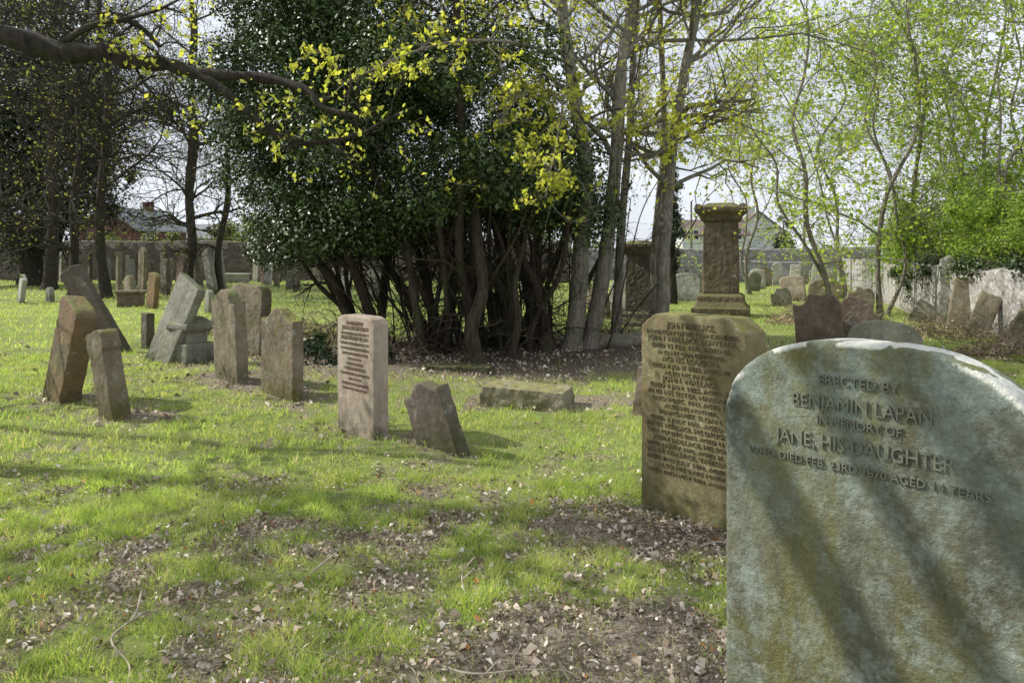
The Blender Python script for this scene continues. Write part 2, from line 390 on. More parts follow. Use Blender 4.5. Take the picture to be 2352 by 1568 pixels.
MS_front=stone_mat('blue_green_lichened_sandstone',(.145,.14,.09),(.21,.215,.155),lich=(.33,.39,.34),moss=(.14,.135,.04),la=.45,ma=.8,dark=.65,cap=(.85,1.3),fn=.8)
MI_d=plain_mat('worn_lettering_dark',(.10,.08,.045),(.18,.145,.085),20)
MI_f=plain_mat('worn_lettering_grey',(.11,.115,.085),(.19,.195,.145),20)
MI_p=plain_mat('worn_lettering_pink',(.18,.13,.10),(.26,.195,.155),20)

GRP='weathered gravestones in the churchyard'
def place(o,lx,ly,w,yaw,roll,lean,left=True):
    th=-math.radians(yaw); c,s=math.cos(th),math.sin(th)
    cx,cy=(lx+c*w/2,ly+s*w/2) if left else (lx,ly)
    o.location=(cx,cy,float(gh(cx,cy))-.01)
    o.rotation_euler=(Matrix.Rotation(th,3,'Z')@Matrix.Rotation(math.radians(roll),3,'Y')@Matrix.Rotation(math.radians(-lean),3,'X')).to_euler()
def stone(lx,ly,w,h,t,kind,mat,label,yaw=47,roll=0,lean=0,vox=.015,left=True,lines=None,imat=None,bold=0,arc=0,taper=1.,disp=.006,group=GRP,ext=.006):
    me=slab_mesh('slab' if lines else 'headstone',w,h,t,kind,mat,vox=vox,disp=disp,seed=1,taper=taper)
    if lines:
        e=empty('headstone',(0,0,0)); place(e,lx,ly,w,yaw,roll,lean,left)
        obj('slab',me,e); i=obj('inscription',text_mesh(lines,t,imat,ext=ext,bold=bold,arc=arc),e); i['label']='weathered carved memorial lettering'
        o=e
    else:
        o=obj('headstone',me); place(o,lx,ly,w,yaw,roll,lean,left)
    return top(o,label,'gravestone',group)

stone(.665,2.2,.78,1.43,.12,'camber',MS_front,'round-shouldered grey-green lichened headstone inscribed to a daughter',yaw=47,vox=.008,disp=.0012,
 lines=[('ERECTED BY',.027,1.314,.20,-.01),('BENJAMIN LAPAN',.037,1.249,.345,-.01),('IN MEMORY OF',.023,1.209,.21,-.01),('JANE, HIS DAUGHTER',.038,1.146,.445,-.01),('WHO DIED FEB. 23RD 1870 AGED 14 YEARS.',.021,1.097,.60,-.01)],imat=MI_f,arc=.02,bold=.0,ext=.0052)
W=[('JOHN WALLACE,',.040,.0),('IN MEMORY OF HIS GRANDFATHER',.028,.94),('JOHN WALLACE, LOWTARR',.034,.92),('DIED 15 FEB. 1841, AGED 68.',.028,.82),('AND HIS GRANDMOTHER,',.026,.7),('AGNES LOUDON,',.034,.6),('DIED 7 JUNE 1829, AGED 78.',.026,.82),
 ('ALSO HIS FATHER,',.024,.55),('JOHN WALLACE,',.034,.6),('DIED 9 JAN. 1855, AGED 71.',.026,.85),('AND HIS SISTER, MARGARET',.028,.92),('DIED 9 DEC. 1843, AGED 19.',.026,.8),('ALSO HIS MOTHER,',.024,.55),('MARGARET SLOAN,',.028,.65),
 ('DIED 3 JULY 1866, AGED 74.',.026,.85),('JANET WALLACE, HIS DAUGHTER',.028,.95),('DIED 1ST DEC. 1865, AGED 13 YRS.',.024,.93),('JOHN WALLACE, HIS SON,',.028,.8),('DIED 29 JULY 1876, AGED 26 YRS.',.024,.93),('JOHN WALLACE, TREESBANK',.030,.93),('DIED 2ND JULY 1891, AGED 78.',.024,.93),('ALSO HIS WIFE MARY',.024,.7),('DIED 20TH MAY 1894, AGED 80.',.022,.9)]
ls=[];z=1.185
for a,b,c in W:
    ls.append((a,b,z,(c or .5)*.70,0)); z-=.0415
stone(.918,4.86,.76,1.27,.22,'cut',MS_wal,'tall brown green sandstone headstone covered with raised family inscription',yaw=49,vox=.011,disp=.003,lines=ls,imat=MI_d,bold=.0,ext=.006)
Sx=[('IN MEMORY OF',.036,.5),('JOHN STRATHEARN',.038,.8),('WHO DIED 2ND APRIL 1829 AGED 57',.026,.88),('HELEN HOWAT HIS WIFE',.036,.85),('WHO DIED 14 AUG. 1852 AGED 74 YEARS',.026,.9),('ALSO THEIR DAUGHTER JANE STRATHEARN',.024,.88),('WHO DIED AT MUIRSIDE COLMONELL',.024,.8),('MAY 26TH 1848',.022,.4),('ALSO THEIR DAUGHTER',.024,.5),('CHRISTINA STRATHEARN',.026,.65),('DIED AT MARCHFIELD 7TH SEPT 1861',.022,.85),('AGED 53 YEARS',.022,.4),('ALSO JOHN STRATHEARN THEIR SON',.022,.8),('DIED MAY 1874 AGED 70 YEARS',.022,.75)]
ls=[];z=1.03
for a,b,c in Sx:
    ls.append((a,b,z,c*.56,0)); z-=.046
stone(-1.6,7.08,.63,1.12,.16,'softcut',MS_pink,'upright pinkish sandstone headstone with dense dark inscription',yaw=47,lines=ls,imat=MI_p,disp=.003,bold=.0,ext=.005)
stone(-.75,6.38,.49,.60,.13,'ogee',MS_brn,'small dark brown headstone tilting sideways in bare soil',yaw=45,roll=-20,lean=-6)
stone(-2.96,8.9,.78,1.04,.14,'ogee',MS_mossy,'upright brown headstone with yellow moss along its curved top',yaw=45)
stone(-3.85,9.78,.72,1.19,.15,'scroll',MS_tan,'upright tan headstone with weathered scalloped top',yaw=47,lean=-3,roll=1)
stone(-4.75,12.6,.85,1.18,.2,'cut',MS_tan,'broad tan headstone with mossy clipped shoulders',yaw=35,roll=4)
stone(-4.17,7.62,.38,.93,.18,'capped',MS_mossy,'narrow dark headstone with mossy cap leaning sideways',yaw=38,roll=-15,lean=-2)
stone(-5.36,8.65,.58,1.20,.22,'softcut',MS_orange,'broad orange-stained headstone leaning heavily to one side',yaw=44,roll=20,lean=4)
stone(-6.75,12.4,.36,1.68,.15,'segment',MS_brn,'dark brown plank-like headstone leaning steeply over the grass',yaw=8,roll=-33,lean=0)
stone(-6.4,12.9,.28,.62,.14,'flat',MS_dark,'small dark stump of a broken headstone',yaw=45)
stone(-5.55,11.35,.66,1.36,.13,'flat',MS_grey,'long grey slab leaning heavily against a stone pedestal',yaw=42,roll=22,lean=12)
stone(1.26,7.6,.4,.52,.12,'segment',MS_red,'small reddish stone tilting behind a taller headstone',yaw=40,roll=8)
stone(5.12,13.3,.78,.95,.16,'broken',MS_red,'dark brown headstone with dappled shade leaning slightly',yaw=22,roll=-5)
stone(6.45,15.4,1.05,.78,.16,'scroll',MS_red,'low dark red headstone with scrolled curved top',yaw=18,roll=12,lean=10)
stone(6.05,14.3,.8,.5,.14,'broken',MS_brn,'broken dark brown slab leaning beside a headstone',yaw=22,roll=22,lean=14)
stone(4.28,9.5,.86,.78,.13,'camber',MS_grey,'low grey-green rounded headstone',yaw=15,roll=3)
R=[
(10.3,17.6,.36,1.62,'gable',MS_pale,1,0,'tall narrow pale headstone beside the boundary wall'),
(9.9,16.4,.5,1.15,'segment',MS_tan,6,10,'tan headstone leaning back towards the wall'),
(8.75,13.1,.40,1.05,'flat',MS_tan,30,5,'narrow slab leaning sideways against the bank'),
(8.75,12.1,.5,.95,'round',MS_grey,12,14,'grey round headstone leaning on the wall'),
(9.3,14.9,.40,.95,'flat',MS_tan,20,14,'narrow tan slab propped against the wall'),
(9.9,17.9,.6,.5,'flat',MS_grey,30,20,'fallen grey slab lying tilted beside the wall'),
(9.6,20.5,.7,.8,'broken',MS_tan,8,10,'broken tan headstone under young trees'),
(6.4,27.2,1.0,1.05,'camber',MS_pale,0,0,'pale rounded headstone on sunlit grass'),
(7.3,29,.6,.95,'segment',MS_grey,0,0,'grey headstone behind a column monument'),
(8.1,38,.6,.85,'round',MS_grey,0,0,'small grey rounded headstone on far lawn'),
(10.3,27,.85,.95,'segment',MS_pink,-4,4,'pale pink headstone in rough grass'),
(10.4,24.5,1.1,.85,'camber',MS_tan,3,0,'wide low tan headstone in rough grass'),
(8.6,23.5,.6,.6,'broken',MS_grey,-8,0,'low broken grey stone in rough grass'),
(13.8,41,1.15,1.1,'segment',MS_tan,0,0,'wide tan headstone in distant lawn'),
(15.1,42,.6,1.35,'round',MS_pale,0,0,'pale round-topped headstone on far lawn'),
(16.4,43,.6,1.2,'flat',MS_pale,2,0,'pale flat-topped headstone on far lawn'),
(17.3,44,.6,1.3,'segment',MS_grey,-3,0,'grey headstone near the far wall'),
(18.1,44,.6,1.2,'segment',MS_pale,4,0,'pale headstone near the far wall'),
(15.6,37,.6,1.1,'segment',MS_pale,4,0,'pale leaning headstone near the boundary wall'),
(16.0,39,.6,1.0,'round',MS_grey,-6,0,'grey leaning headstone near the boundary wall'),
(14.4,35,.6,1.0,'flat',MS_pale,8,0,'pale slab headstone near the boundary wall'),
(12.6,46,.6,1.3,'flat',MS_tan,0,0,'tan headstone near the far wall'),
(11.0,40,.7,1.1,'round',MS_dark,0,0,'dark rounded headstone on far lawn'),
(12.0,36,.7,1.0,'segment',MS_pale,-5,0,'pale headstone on open far lawn'),
(10.9,33.5,.6,.9,'round',MS_grey,6,0,'grey headstone on open far lawn'),
(4.2,22,.7,.9,'broken',MS_grey,6,0,'grey leaning stone behind tree trunks'),
(3.0,20.5,.7,1.0,'round',MS_grey,0,0,'grey headstone seen behind tree trunks'),
(2.2,18.5,.6,.7,'segment',MS_tan,-6,0,'low tan stone behind tree trunks'),
(2.3,24,.8,1.3,'scroll',MS_pink,-4,0,'pinkish headstone seen behind tree trunks'),
(.6,30,.7,1.3,'segment',MS_pale,0,0,'pale headstone beyond the yew stems'),
(-5.6,25,.55,1.3,'segment',MS_pale,0,0,'pale narrow headstone beyond the yew'),
(-5.0,26.5,.8,1.2,'round',MS_grey,5,0,'grey headstone beyond the yew'),
(-17.2,25.9,.42,1.05,'flat',MS_pale,28,0,'small pale slab leaning on the lawn'),
(-16.6,26.6,.45,.55,'round',MS_grey,0,0,'small rounded grey stone on grass'),
(-11.05,22.7,.55,1.15,'segment',MS_orange,8,0,'lichen-covered tan headstone leaning slightly'),
(-10.5,23.7,.5,1.0,'cut',MS_orange,0,0,'headstone stained with orange lichen'),
(-15.5,29.2,.55,1.75,'flat',MS_tan,-6,0,'tall narrow tan headstone on grass'),
(-14.6,31,.5,1.75,'flat',MS_dark,5,0,'tall dark narrow headstone on grass'),
(-14.0,30,.5,1.5,'round',MS_dark,-5,0,'dark rounded headstone beside a bare tree'),
(-23.3,45,.6,1.7,'flat',MS_dark,0,0,'dark tall headstone by the far wall'),
(-21.2,42,.65,1.9,'round',MS_dark,4,0,'dark rounded headstone by the far wall'),
(-16.5,33,.6,2.1,'gable',MS_tan,0,0,'tan gabled headstone with pointed top'),
(-14.6,32.5,.65,1.8,'segment',MS_red,12,0,'red headstone leaning sideways on the lawn'),
(-20.1,45,.6,1.9,'segment',MS_dark,0,0,'dark headstone by the far wall'),
(-12.3,29,.62,1.5,'round',MS_dark,0,0,'dark round-topped headstone on the lawn'),
(-12.3,30.5,.75,2.2,'round',MS_grey,-24,0,'tall grey headstone leaning strongly'),
(-12.9,33,.7,2.0,'segment',MS_grey,-14,0,'grey headstone leaning beside another'),
(-12.2,28,.5,.8,'broken',MS_grey,14,0,'small broken grey stone leaning'),
(-16.6,48,.9,1.6,'segment',MS_grey,0,0,'grey headstone against the far wall'),
(-14.4,43,.55,1.3,'flat',MS_red,0,0,'small red headstone on far lawn'),
(-12.4,39,.62,1.35,'flat',MS_red,-4,0,'red headstone catching sunlight'),
(-13.5,41,.6,1.3,'segment',MS_pale,5,0,'pale headstone beside a red one'),
(-14.7,46.5,.75,2.1,'cut',MS_dark,0,0,'tall dark headstone by the far wall'),
(-19.0,37,.7,1.5,'cut',MS_grey,-7,0,'grey headstone with clipped shoulders'),
(-17.7,38,.7,1.6,'round',MS_tan,7,0,'tan rounded headstone leaning slightly'),
(-22.5,38.5,.7,1.5,'segment',MS_dark,-7,0,'dark headstone beside bare tree trunks'),
(-24.5,43,.7,1.8,'flat',MS_dark,4,0,'dark slab headstone by the wall'),
(-28,46,.9,2.0,'segment',MS_grey,0,0,'grey headstone in tree shade'),
(-32.6,46,.6,1.5,'round',MS_dark,0,0,'dark headstone in tree shade'),
(-29.8,45.5,.6,1.5,'segment',MS_dark,4,0,'dark leaning headstone in tree shade'),
(-25.5,46,.8,1.7,'cut',MS_tan,0,0,'tan headstone in tree shade'),
(-13.4,26,.6,1.0,'segment',MS_tan,-10,0,'low tan headstone tilting on sunlit grass'),
(-8.6,21,.5,.7,'round',MS_grey,6,0,'low grey round stone on sunlit grass'),
(-14.9,25.2,.5,1.1,'round',MS_dark,9,0,'dark small headstone tilting on sunlit grass'),
(-19.5,33,.6,1.3,'round',MS_dark,12,0,'dark headstone tilting beside tree trunks'),
(-17.0,35,.6,1.5,'segment',MS_dark,-9,0,'dark headstone tilting near a bare tree'),
(-20.8,38,.7,1.6,'round',MS_grey,9,0,'grey headstone tilting near a bare tree'),
(-18.6,43,.7,1.7,'flat',MS_dark,-5,0,'dark slab headstone near the far wall'),
(-9.6,33,.6,1.0,'segment',MS_dark,-7,0,'low dark headstone on sunlit grass'),
(-10.8,36,.7,1.2,'round',MS_grey,8,0,'grey round headstone tilting on grass'),
(-11.5,44,.7,1.5,'flat',MS_dark,-8,0,'dark slab headstone tilting on far lawn'),
(-10.5,44,.6,1.2,'round',MS_pale,0,0,'pale headstone on distant lawn'),
(-8.5,42,.6,1.1,'segment',MS_tan,0,0,'tan headstone on distant lawn')]
rr=random.Random(5)
for (x,y,w_,h_,k,m,ro,le,lab) in R:
    stone(x,y,w_,h_,.16,k,m,lab,yaw=47+rr.uniform(-8,8) if x<4 else 20+rr.uniform(-8,8),roll=ro+rr.uniform(-4,4),lean=le,vox=.022 if y<30 else .04,left=False)

# ---------------------------------------------------------------- blocks: pedestals, tombs, columns
def block(name,parts,mat,bev=.012,parent=None,disp=.004,vox=None):
    bm=bmesh.new()
    for z0,z1,a0,b0,a1,b1 in parts:
        vs=[bm.verts.new(p) for p in ((-a0,-b0,z0),(a0,-b0,z0),(a0,b0,z0),(-a0,b0,z0),(-a1,-b1,z1),(a1,-b1,z1),(a1,b1,z1),(-a1,b1,z1))]
        for q in ((0,3,2,1),(4,5,6,7),(0,1,5,4),(1,2,6,5),(2,3,7,6),(3,0,4,7)): bm.faces.new([vs[i] for i in q])
    if vox is None: bmesh.ops.bevel(bm,geom=list(bm.edges),offset=bev,segments=2,affect='EDGES')
    me=bpy.data.meshes.new(name); bm.to_mesh(me); bm.free(); me.materials.append(mat)
    if vox:
        o=bpy.data.objects.new(name,me); COL.objects.link(o)
        m=o.modifiers.new('r','REMESH'); m.mode='VOXEL'; m.voxel_size=vox; m.use_smooth_shade=True
        tx=bpy.data.textures.new('c','CLOUDS'); tx.noise_scale=.08; tx.noise_depth=3
        d=o.modifiers.new('d','DISPLACE'); d.texture=tx; d.strength=disp*2; d.mid_level=.5
        dg=bpy.context.evaluated_depsgraph_get(); nm=bpy.data.meshes.new_from_object(o.evaluated_get(dg))
        COL.objects.unlink(o); bpy.data.objects.remove(o); me=nm; me.name=name
        me.materials.clear(); me.materials.append(mat)
        me.polygons.foreach_set('use_smooth',np.ones(len(me.polygons),dtype=bool))
    return obj(name,me,parent)
def sq(z0,z1,a,b=None): b=a if b is None else b; return (z0,z1,a,a,b,b)
e=empty('stone_pedestal',(-4.82,11.1,-.02),(0,0,math.radians(-30)))
block('base',[sq(-.1,.34,.25)],MS_grey,parent=e,vox=.02,disp=.006)
block('shaft',[sq(.33,.52,.17)],MS_grey,parent=e,vox=.015)
block('cap',[sq(.50,.56,.20,.25),sq(.55,.63,.25),sq(.62,.73,.25,.12)],MS_grey,parent=e,vox=.015)
top(e,'squat grey stone pedestal with stepped pyramid cap','monument')
o=block('ledger_stone',[(-.1,.18,.48,.25,.46,.24)],MS_ledg,vox=.015,disp=.018); o.location=(.17,8.15,.0); o.rotation_euler=(0,math.radians(2),math.radians(-18)); top(o,'low rectangular moss-topped grave slab on the grass','grave slab')
o=block('ledger_stone',[(-.1,.06,.5,.18,.46,.16)],MS_dark,vox=.02,disp=.02); o.location=(-.75,10.6,-.01); o.rotation_euler=(0,0,math.radians(-8)); top(o,'dark low grave slab in the shade of a yew','grave slab')
o=block('chest_tomb',[sq(-.1,.45,.38),sq(.43,.52,.45)],MS_red,vox=.025); o.location=(-12.3,23.9,0); o.rotation_euler=(0,0,.4); top(o,'small red chest tomb with overhanging lid','tomb')
o=block('chest_tomb',[(-.1,.5,1.1,.5,1.1,.5),(.48,.58,1.2,.6,1.2,.6)],MS_pale,vox=.04); o.location=(-17.6,46,0); top(o,'pale table tomb near the far wall','tomb')
def column(x,y,s,H,mat,yaw,label,wide=1.):
    e=empty('monument_column',(x,y,-.02),(0,0,math.radians(yaw)))
    a=.72*s
    block('base',[sq(-.1,.28*s,a*1.05),sq(.27*s,.42*s,a,a*.88),sq(.41*s,.60*s,a*.86),sq(.59*s,.66*s,a*.86,a*.70)],mat,parent=e,vox=.03*s,disp=.014)
    zt=H-.52*s
    block('shaft',[sq(.65*s,zt,a*.66,a*.62)],mat,parent=e,vox=.03*s,disp=.014)
    block('capital',[sq(zt-.01,zt+.08*s,a*.66,a*.76),sq(zt+.07*s,zt+.15*s,a*.76),sq(zt+.14*s,zt+.24*s,a*.76,a*.9),sq(zt+.23*s,zt+.38*s,a*.93),sq(zt+.37*s,zt+.5*s,a*.8,a*.45)],mat,parent=e,vox=.03*s,disp=.014)
    for i in range(4):
        q=block('corner_scroll',[sq(zt+.3*s,zt+.46*s,.12*s,.07*s)],mat,parent=e,bev=.02); q.location=((.8*a)*(1 if i%2 else -1),(.8*a)*(1 if i>1 else -1),.0)
    top(e,label,'monument')
column(5.65,20,.98,3.08,MS_col,-18,'tall reddish square column monument with moulded capital and stepped base')
column(2.9,16.8,.60,2.0,MS_dark,-20,'slender shaded square column monument behind tree trunks')

# ---------------------------------------------------------------- trees
class Spec:
    def __init__(s,**k): s.kids=(6,5,4); s.wob=.16; s.up=.05; s.ang=(25,60); s.ratio=(.4,.7); s.rmin=.003; s.__dict__.update(k)
def grow(P,D,L,R,lvl,sp,rng,out,mx):
    n=5 if lvl<2 else 3
    pts=[np.array(P,float)]; d=nrm(D); ds=[d]
    for i in range(n):
        d=nrm(d+rng.normal(0,sp.wob,3)+np.array([0,0,sp.up])); pts.append(pts[-1]+d*L/n); ds.append(d)
    R0=max(R,sp.rmin); R1=max(R*.35,sp.rmin*.8); rad=np.linspace(R0,R1,n+1); out.append((lvl,np.array(pts),rad))
    if lvl<mx:
        k=sp.kids[min(lvl,len(sp.kids)-1)]
        for j in range(k):
            t=rng.uniform(.2,1)*n; i=min(int(t),n-1); f=t-i; p=pts[i]*(1-f)+pts[i+1]*f
            a=math.radians(rng.uniform(*sp.ang)); pr=rng.normal(0,1,3); pr-=ds[i+1]*pr.dot(ds[i+1]); pr=nrm(pr)
            grow(p,ds[i+1]*math.cos(a)+pr*math.sin(a),L*rng.uniform(*sp.ratio),(rad[i]*(1-f)+rad[i+1]*f)*.6,lvl+1,sp,rng,out,mx)
def add_polys(polys,trunk,crown,cut=1):
    for lvl,p,r in polys:
        (trunk if lvl<=cut else crown).add(p,r,{0:8,1:6,2:4}.get(lvl,3))
def tree(name,label,base,trunks,limbs,zlim,Ll,sp,mx,rng,leaf=None,bark=None,cat='tree',extra=None,group=None,cut=0,dirbias=None,kflare=True):
    base=np.asarray(base,float); T=Tubes(); C=Tubes(); tips=[]; tips2=[]
    for P,r0,r1 in trunks:
        Q=smooth_path(np.asarray(P,float)-base); n=len(Q); rad=np.linspace(r0,r1,n)
        if kflare: rad[:3]*=np.array([1.5,1.25,1.08])
        rad*=1+.07*np.sin(np.arange(n)*1.7+r0*50); T.add(Q,rad,12)
        zz=Q[:,2]; ok=np.where((zz>zlim[0])&(zz<zlim[1]))[0]
        if len(ok)==0: continue
        for i in range(limbs):
            j=rng.choice(ok); a=rng.uniform(0,2*math.pi); el=rng.uniform(.1,1.0)
            D=np.array([math.cos(a),math.sin(a),el])
            if dirbias is not None: D=D+np.asarray(dirbias)
            out=[]; grow(Q[j],D,Ll*rng.uniform(.6,1.2),rad[j]*rng.uniform(.3,.55),0,sp,rng,out,mx)
            add_polys(out,T,C,cut); tips+= [p for l,p,r in out if l>=mx-(1 if mx>1 else 0)]
    if extra:
        for P,r0,r1,k,Lx in extra:
            Q=smooth_path(np.asarray(P,float)-base); rad=np.linspace(r0,r1,len(Q))*(1+.12*np.sin(np.arange(len(Q))*1.3)+.05*np.sin(np.arange(len(Q))*3.1)); T.add(Q,rad,8)
            for i in range(k):
                j=rng.integers(len(Q)//3,len(Q)); out=[]
                grow(Q[j],nrm(rng.normal(0,1,3)+np.array([.5,0,.1])),Lx*rng.uniform(.4,1.1),min(rad[j]*.5,.012),1,Spec(kids=(5,4,3),wob=.28,up=0.,rmin=.0025),rng,out,mx)
                add_polys(out,T,C,cut); tips2+=[p for l,p,r in out if l>=mx]
    e=empty(name,tuple(base)); obj('trunk',T.mesh('trunk',bark or M_bark),e)
    cr=[]
    if C.n: cr.append((np.concatenate(C.V),np.concatenate(C.F)))
    geo=[]
    if leaf:
        per=leaf['per']; P=[]; P2=[]
        for p in tips:
            m=rng.poisson(per)
            if m==0: continue
            if leaf.get('clump'):
                for q in range(rng.integers(1,3)):
                    c_=p[rng.integers(1,len(p))]; P.append(c_+rng.normal(0,leaf['clump'],(max(1,m//2),3)))
            else:
                i=rng.integers(1,len(p),m); P.append(p[i]+rng.normal(0,leaf.get('sp',.05),(m,3)))
        for p in tips2:
            m=rng.poisson(leaf.get('per2',5))
            if m: P2.append(p[-1]+rng.normal(0,.035,(m,3))-np.array([0,0,.02]))
        if P: P=np.concatenate(P); geo.append(leaf_geo(P,leaf['size'],rng,leaf['c0'],leaf['c1'],up=leaf.get('up',.5),sag=leaf.get('sag',.6),aspect=leaf.get('asp',.75)))
        if P2: P2=np.concatenate(P2); geo.append(leaf_geo(P2,leaf.get('size2',.055),rng,leaf['c0'],leaf['c1'],up=.4,sag=1.2,aspect=.7))
    if geo:
        v,f,c=join_geo(geo)
        V=[v];F=[f];CC=[c];nb=len(v)
        if cr: V.append(cr[0][0]);F.append(cr[0][1]+nb);CC.append(np.zeros((len(cr[0][0]),3))+.1)
        me=mk_mesh('crown',np.concatenate(V),np.concatenate(F),[M_leaf,bark or M_bark],np.concatenate(CC))
        mi=np.zeros(len(me.polygons),np.int32); mi[len(f):]=1; me.polygons.foreach_set('material_index',mi)
        obj('crown',me,e)
    elif cr:
        obj('crown',mk_mesh('crown',cr[0][0],cr[0][1],bark or M_bark),e)
    return top(e,label,cat,group)
YG=dict(c0=(.32,.35,.055),c1=(.56,.52,.13)); GR=dict(c0=(.20,.30,.06),c1=(.40,.48,.12))

def yew():
    rng=np.random.default_rng(11); base=np.array([-.4,13.2,0.]); T=Tubes(); tw=Tubes()
    for i in range(100):
        a=rng.uniform(0,2*math.pi); q=rng.uniform(.2,1)
        bx=math.cos(a)*2.4*q-.1; by=math.sin(a)*1.2*q
        if rng.uniform()<.3: bx*=.5
        r=rng.choice([.016,.03,.055,.10],p=[.4,.3,.2,.1])
        out=np.array([bx*.17-.10,by*.25,1.]); P=[np.array([bx,by,-.1])]; d=nrm(out+rng.normal(0,.14,3))
        H=rng.uniform(2.8,3.8)
        for j in range(8):
            d=nrm(d+rng.normal(0,.12,3)+np.array([0,0,.08])); P.append(P[-1]+d*H/8)
        rad=np.linspace(r,r*.5,9); rad[0]*=1.6; Q=smooth_path(P,3); rad=np.interp(np.linspace(0,8,len(Q)),range(9),rad)*(1+.1*rng.normal(0,1,len(Q)).clip(-1,1)); T.add(Q,rad,9)
        o=[]; 
        for k in range(4):
            j=rng.integers(0,6); grow(P[j],nrm(np.array([bx*.5,by*.5,.3])+rng.normal(0,.8,3)),rng.uniform(.5,1.3),r*.3,1,Spec(kids=(4,4,3),wob=.3,up=0),rng,o,3)
        add_polys(o,T,tw,0)
    for x1,z1 in ((-2.6,2.6),(-3.4,2.9),(-3.9,3.2),(-2.9,3.4)):
        P=[np.array([-2.0+rng.uniform(-.3,.4),rng.uniform(-.9,.4),-.1]),np.array([-2.35,-.3,.55]),np.array([(x1-2.2)/2-.1,-.3,1.35]),np.array([x1,-.3+rng.uniform(-.5,.5),z1])]
        Q=smooth_path(P,6); T.add(Q,np.linspace(.055,.03,len(Q)),8)
    for P,r in (([(-.1,-1.9,-.1),(-.22,-1.9,.5),(-.05,-1.8,1.1),(-.15,-1.6,2.0),(-.2,-1.2,3.2)],.12),([(.35,-1.5,-.1),(.5,-1.5,.6),(.45,-1.4,1.2),(.75,-1.2,2.4)],.07),([(-1.0,-1.3,-.1),(-1.15,-1.3,.8),(-1.3,-1.2,1.8),(-1.5,-1,3)],.08)):
        Q=smooth_path(P,6); rad=np.linspace(r,r*.55,len(Q)); rad[:3]*=(1.7,1.35,1.1); T.add(Q,rad*(1+.08*np.sin(np.arange(len(Q))*1.9)),12)
    e=empty('yew_tree',tuple(base)); obj('trunk',T.mesh('trunk',M_barky),e)
    cen=np.array([-1.6,.3,3.9]); rad=np.array([3.8,3.1,4.1]); P=[];N=[]
    for i in range(560):
        u=nrm(rng.normal(0,1,3)); q=rng.uniform(.5,1.0)**.5 if i%4 else rng.uniform(.2,.8)
        wob=.80+.36*float(vn(u[0]*2.2+5,u[2]*2.2+9,6))
        c=cen+u*rad*q*wob
        zmin=1.5+.55*float(vn(c[0]*1.1,c[1],8)) + (.3 if c[0]>-.6 else 0)+(.2 if c[0]>-2.5 else 0)
        if c[2]<zmin: 
            if rng.uniform()<.15: continue
            c[2]=zmin+rng.uniform(0,.4)
        if c[0]>1.75-.62*max(0,c[2]-2.7)+.4*rng.uniform(-1,1): continue
        rr_=rng.uniform(.2,.6); m=int(900*rr_**1.6/.4)
        nn=rng.normal(0,1,(m,3)); nn/=np.linalg.norm(nn,axis=1,keepdims=True); sh=rng.uniform(.25,1.4,(m,1))**.6
        sc=np.array([1.15,1.15,.72])
        P.append(c+nn*sh*rr_*sc); N.append(nn*.9+np.array([0,0,.3]))
    P=np.concatenate(P); N=np.concatenate(N)
    v,f,c=leaf_geo(P,.08,rng,(.022,.042,.010),(.08,.13,.024),up=.4,aspect=.5,N=N,sag=.4)
    V=[v,np.concatenate(tw.V)];F=[f,np.concatenate(tw.F)+len(v)];CC=[c,np.zeros((tw.n,3))+.1]
    me=mk_mesh('crown',np.concatenate(V),np.concatenate(F),[M_yew,M_barky],np.concatenate(CC))
    mi=np.zeros(len(me.polygons),np.int32); mi[len(f):]=1; me.polygons.foreach_set('material_index',mi); obj('crown',me,e)
    top(e,'huge dark many-stemmed yew with a dense rounded evergreen crown','tree'); print('yew leaves',len(P))
yew()

rng=np.random.default_rng(21)
sp=Spec(kids=(6,5,4),wob=.24,up=.04)
lfY=dict(per=6.5,size=.085,clump=.085,per2=9,size2=.075,**YG)
tree('sycamore_tree','slender sycamore trunk rising through dark yew with young yellow leaves',(-.55,12.6,0),[([(-.55,12.6,-.1),(-.7,12.4,.8),(-.62,12.2,1.6),(-.75,11.6,3),(-.8,11.1,4.5),(-.85,10.9,6.2),(-1,11,8.5)],.08,.045)],12,(4.2,8.5),2.0,sp,2,rng,lfY,bark=M_barky)
tree('sycamore_tree','tall grey sycamore with sinuous trunk and yellow-green spring leaves',(1.07,13.6,0),[([(1.0,12.6,-.1),(1.12,12.5,.9),(1.18,12.4,2.3),(1.25,12.5,3.1),(1.03,12.8,4.7),(.85,13.0,6.3),(.8,13.3,8.5),(.6,13,11)],.16,.07)],17,(3.4,11),2.6,sp,2,rng,lfY,
 extra=[([(1.1,12.7,4.6),(1.0,12.0,4.6),(.8,11,4.1),(.65,10,3.4),(.5,9.4,2.75),(.42,9.2,2.35)],.03,.005,26,.6),([(1.0,12.9,5.2),(.3,12,4.9),(-.3,10.8,4.2),(-.5,10,3.6)],.025,.005,18,.6),([(1.1,12.9,4.9),(.2,10.5,4.6),(-.8,9.0,4.2),(-1.7,8.2,3.6),(-2.0,8,3.3)],.03,.005,14,.6),([(1.2,12.6,3.9),(1.6,11.5,3.9),(1.9,10.5,3.6),(2.2,10,3.2)],.025,.005,18,.6),([(1.2,12.6,4.4),(.6,11.2,4.3),(.1,10.2,3.8),(-.2,9.6,3.3)],.025,.005,16,.6)])
tree('sycamore_tree','tall slender grey sycamore leaning slightly with spring foliage',(1.35,13.7,0),[([(1.3,12.8,-.1),(1.5,12.8,.9),(1.65,12.8,1.85),(1.83,12.9,3.5),(1.96,13.2,5.1),(2.2,13.6,6.3),(2.3,13.6,8.5),(2.5,13.6,11)],.15,.06)],17,(3.0,11),2.6,sp,2,rng,lfY)
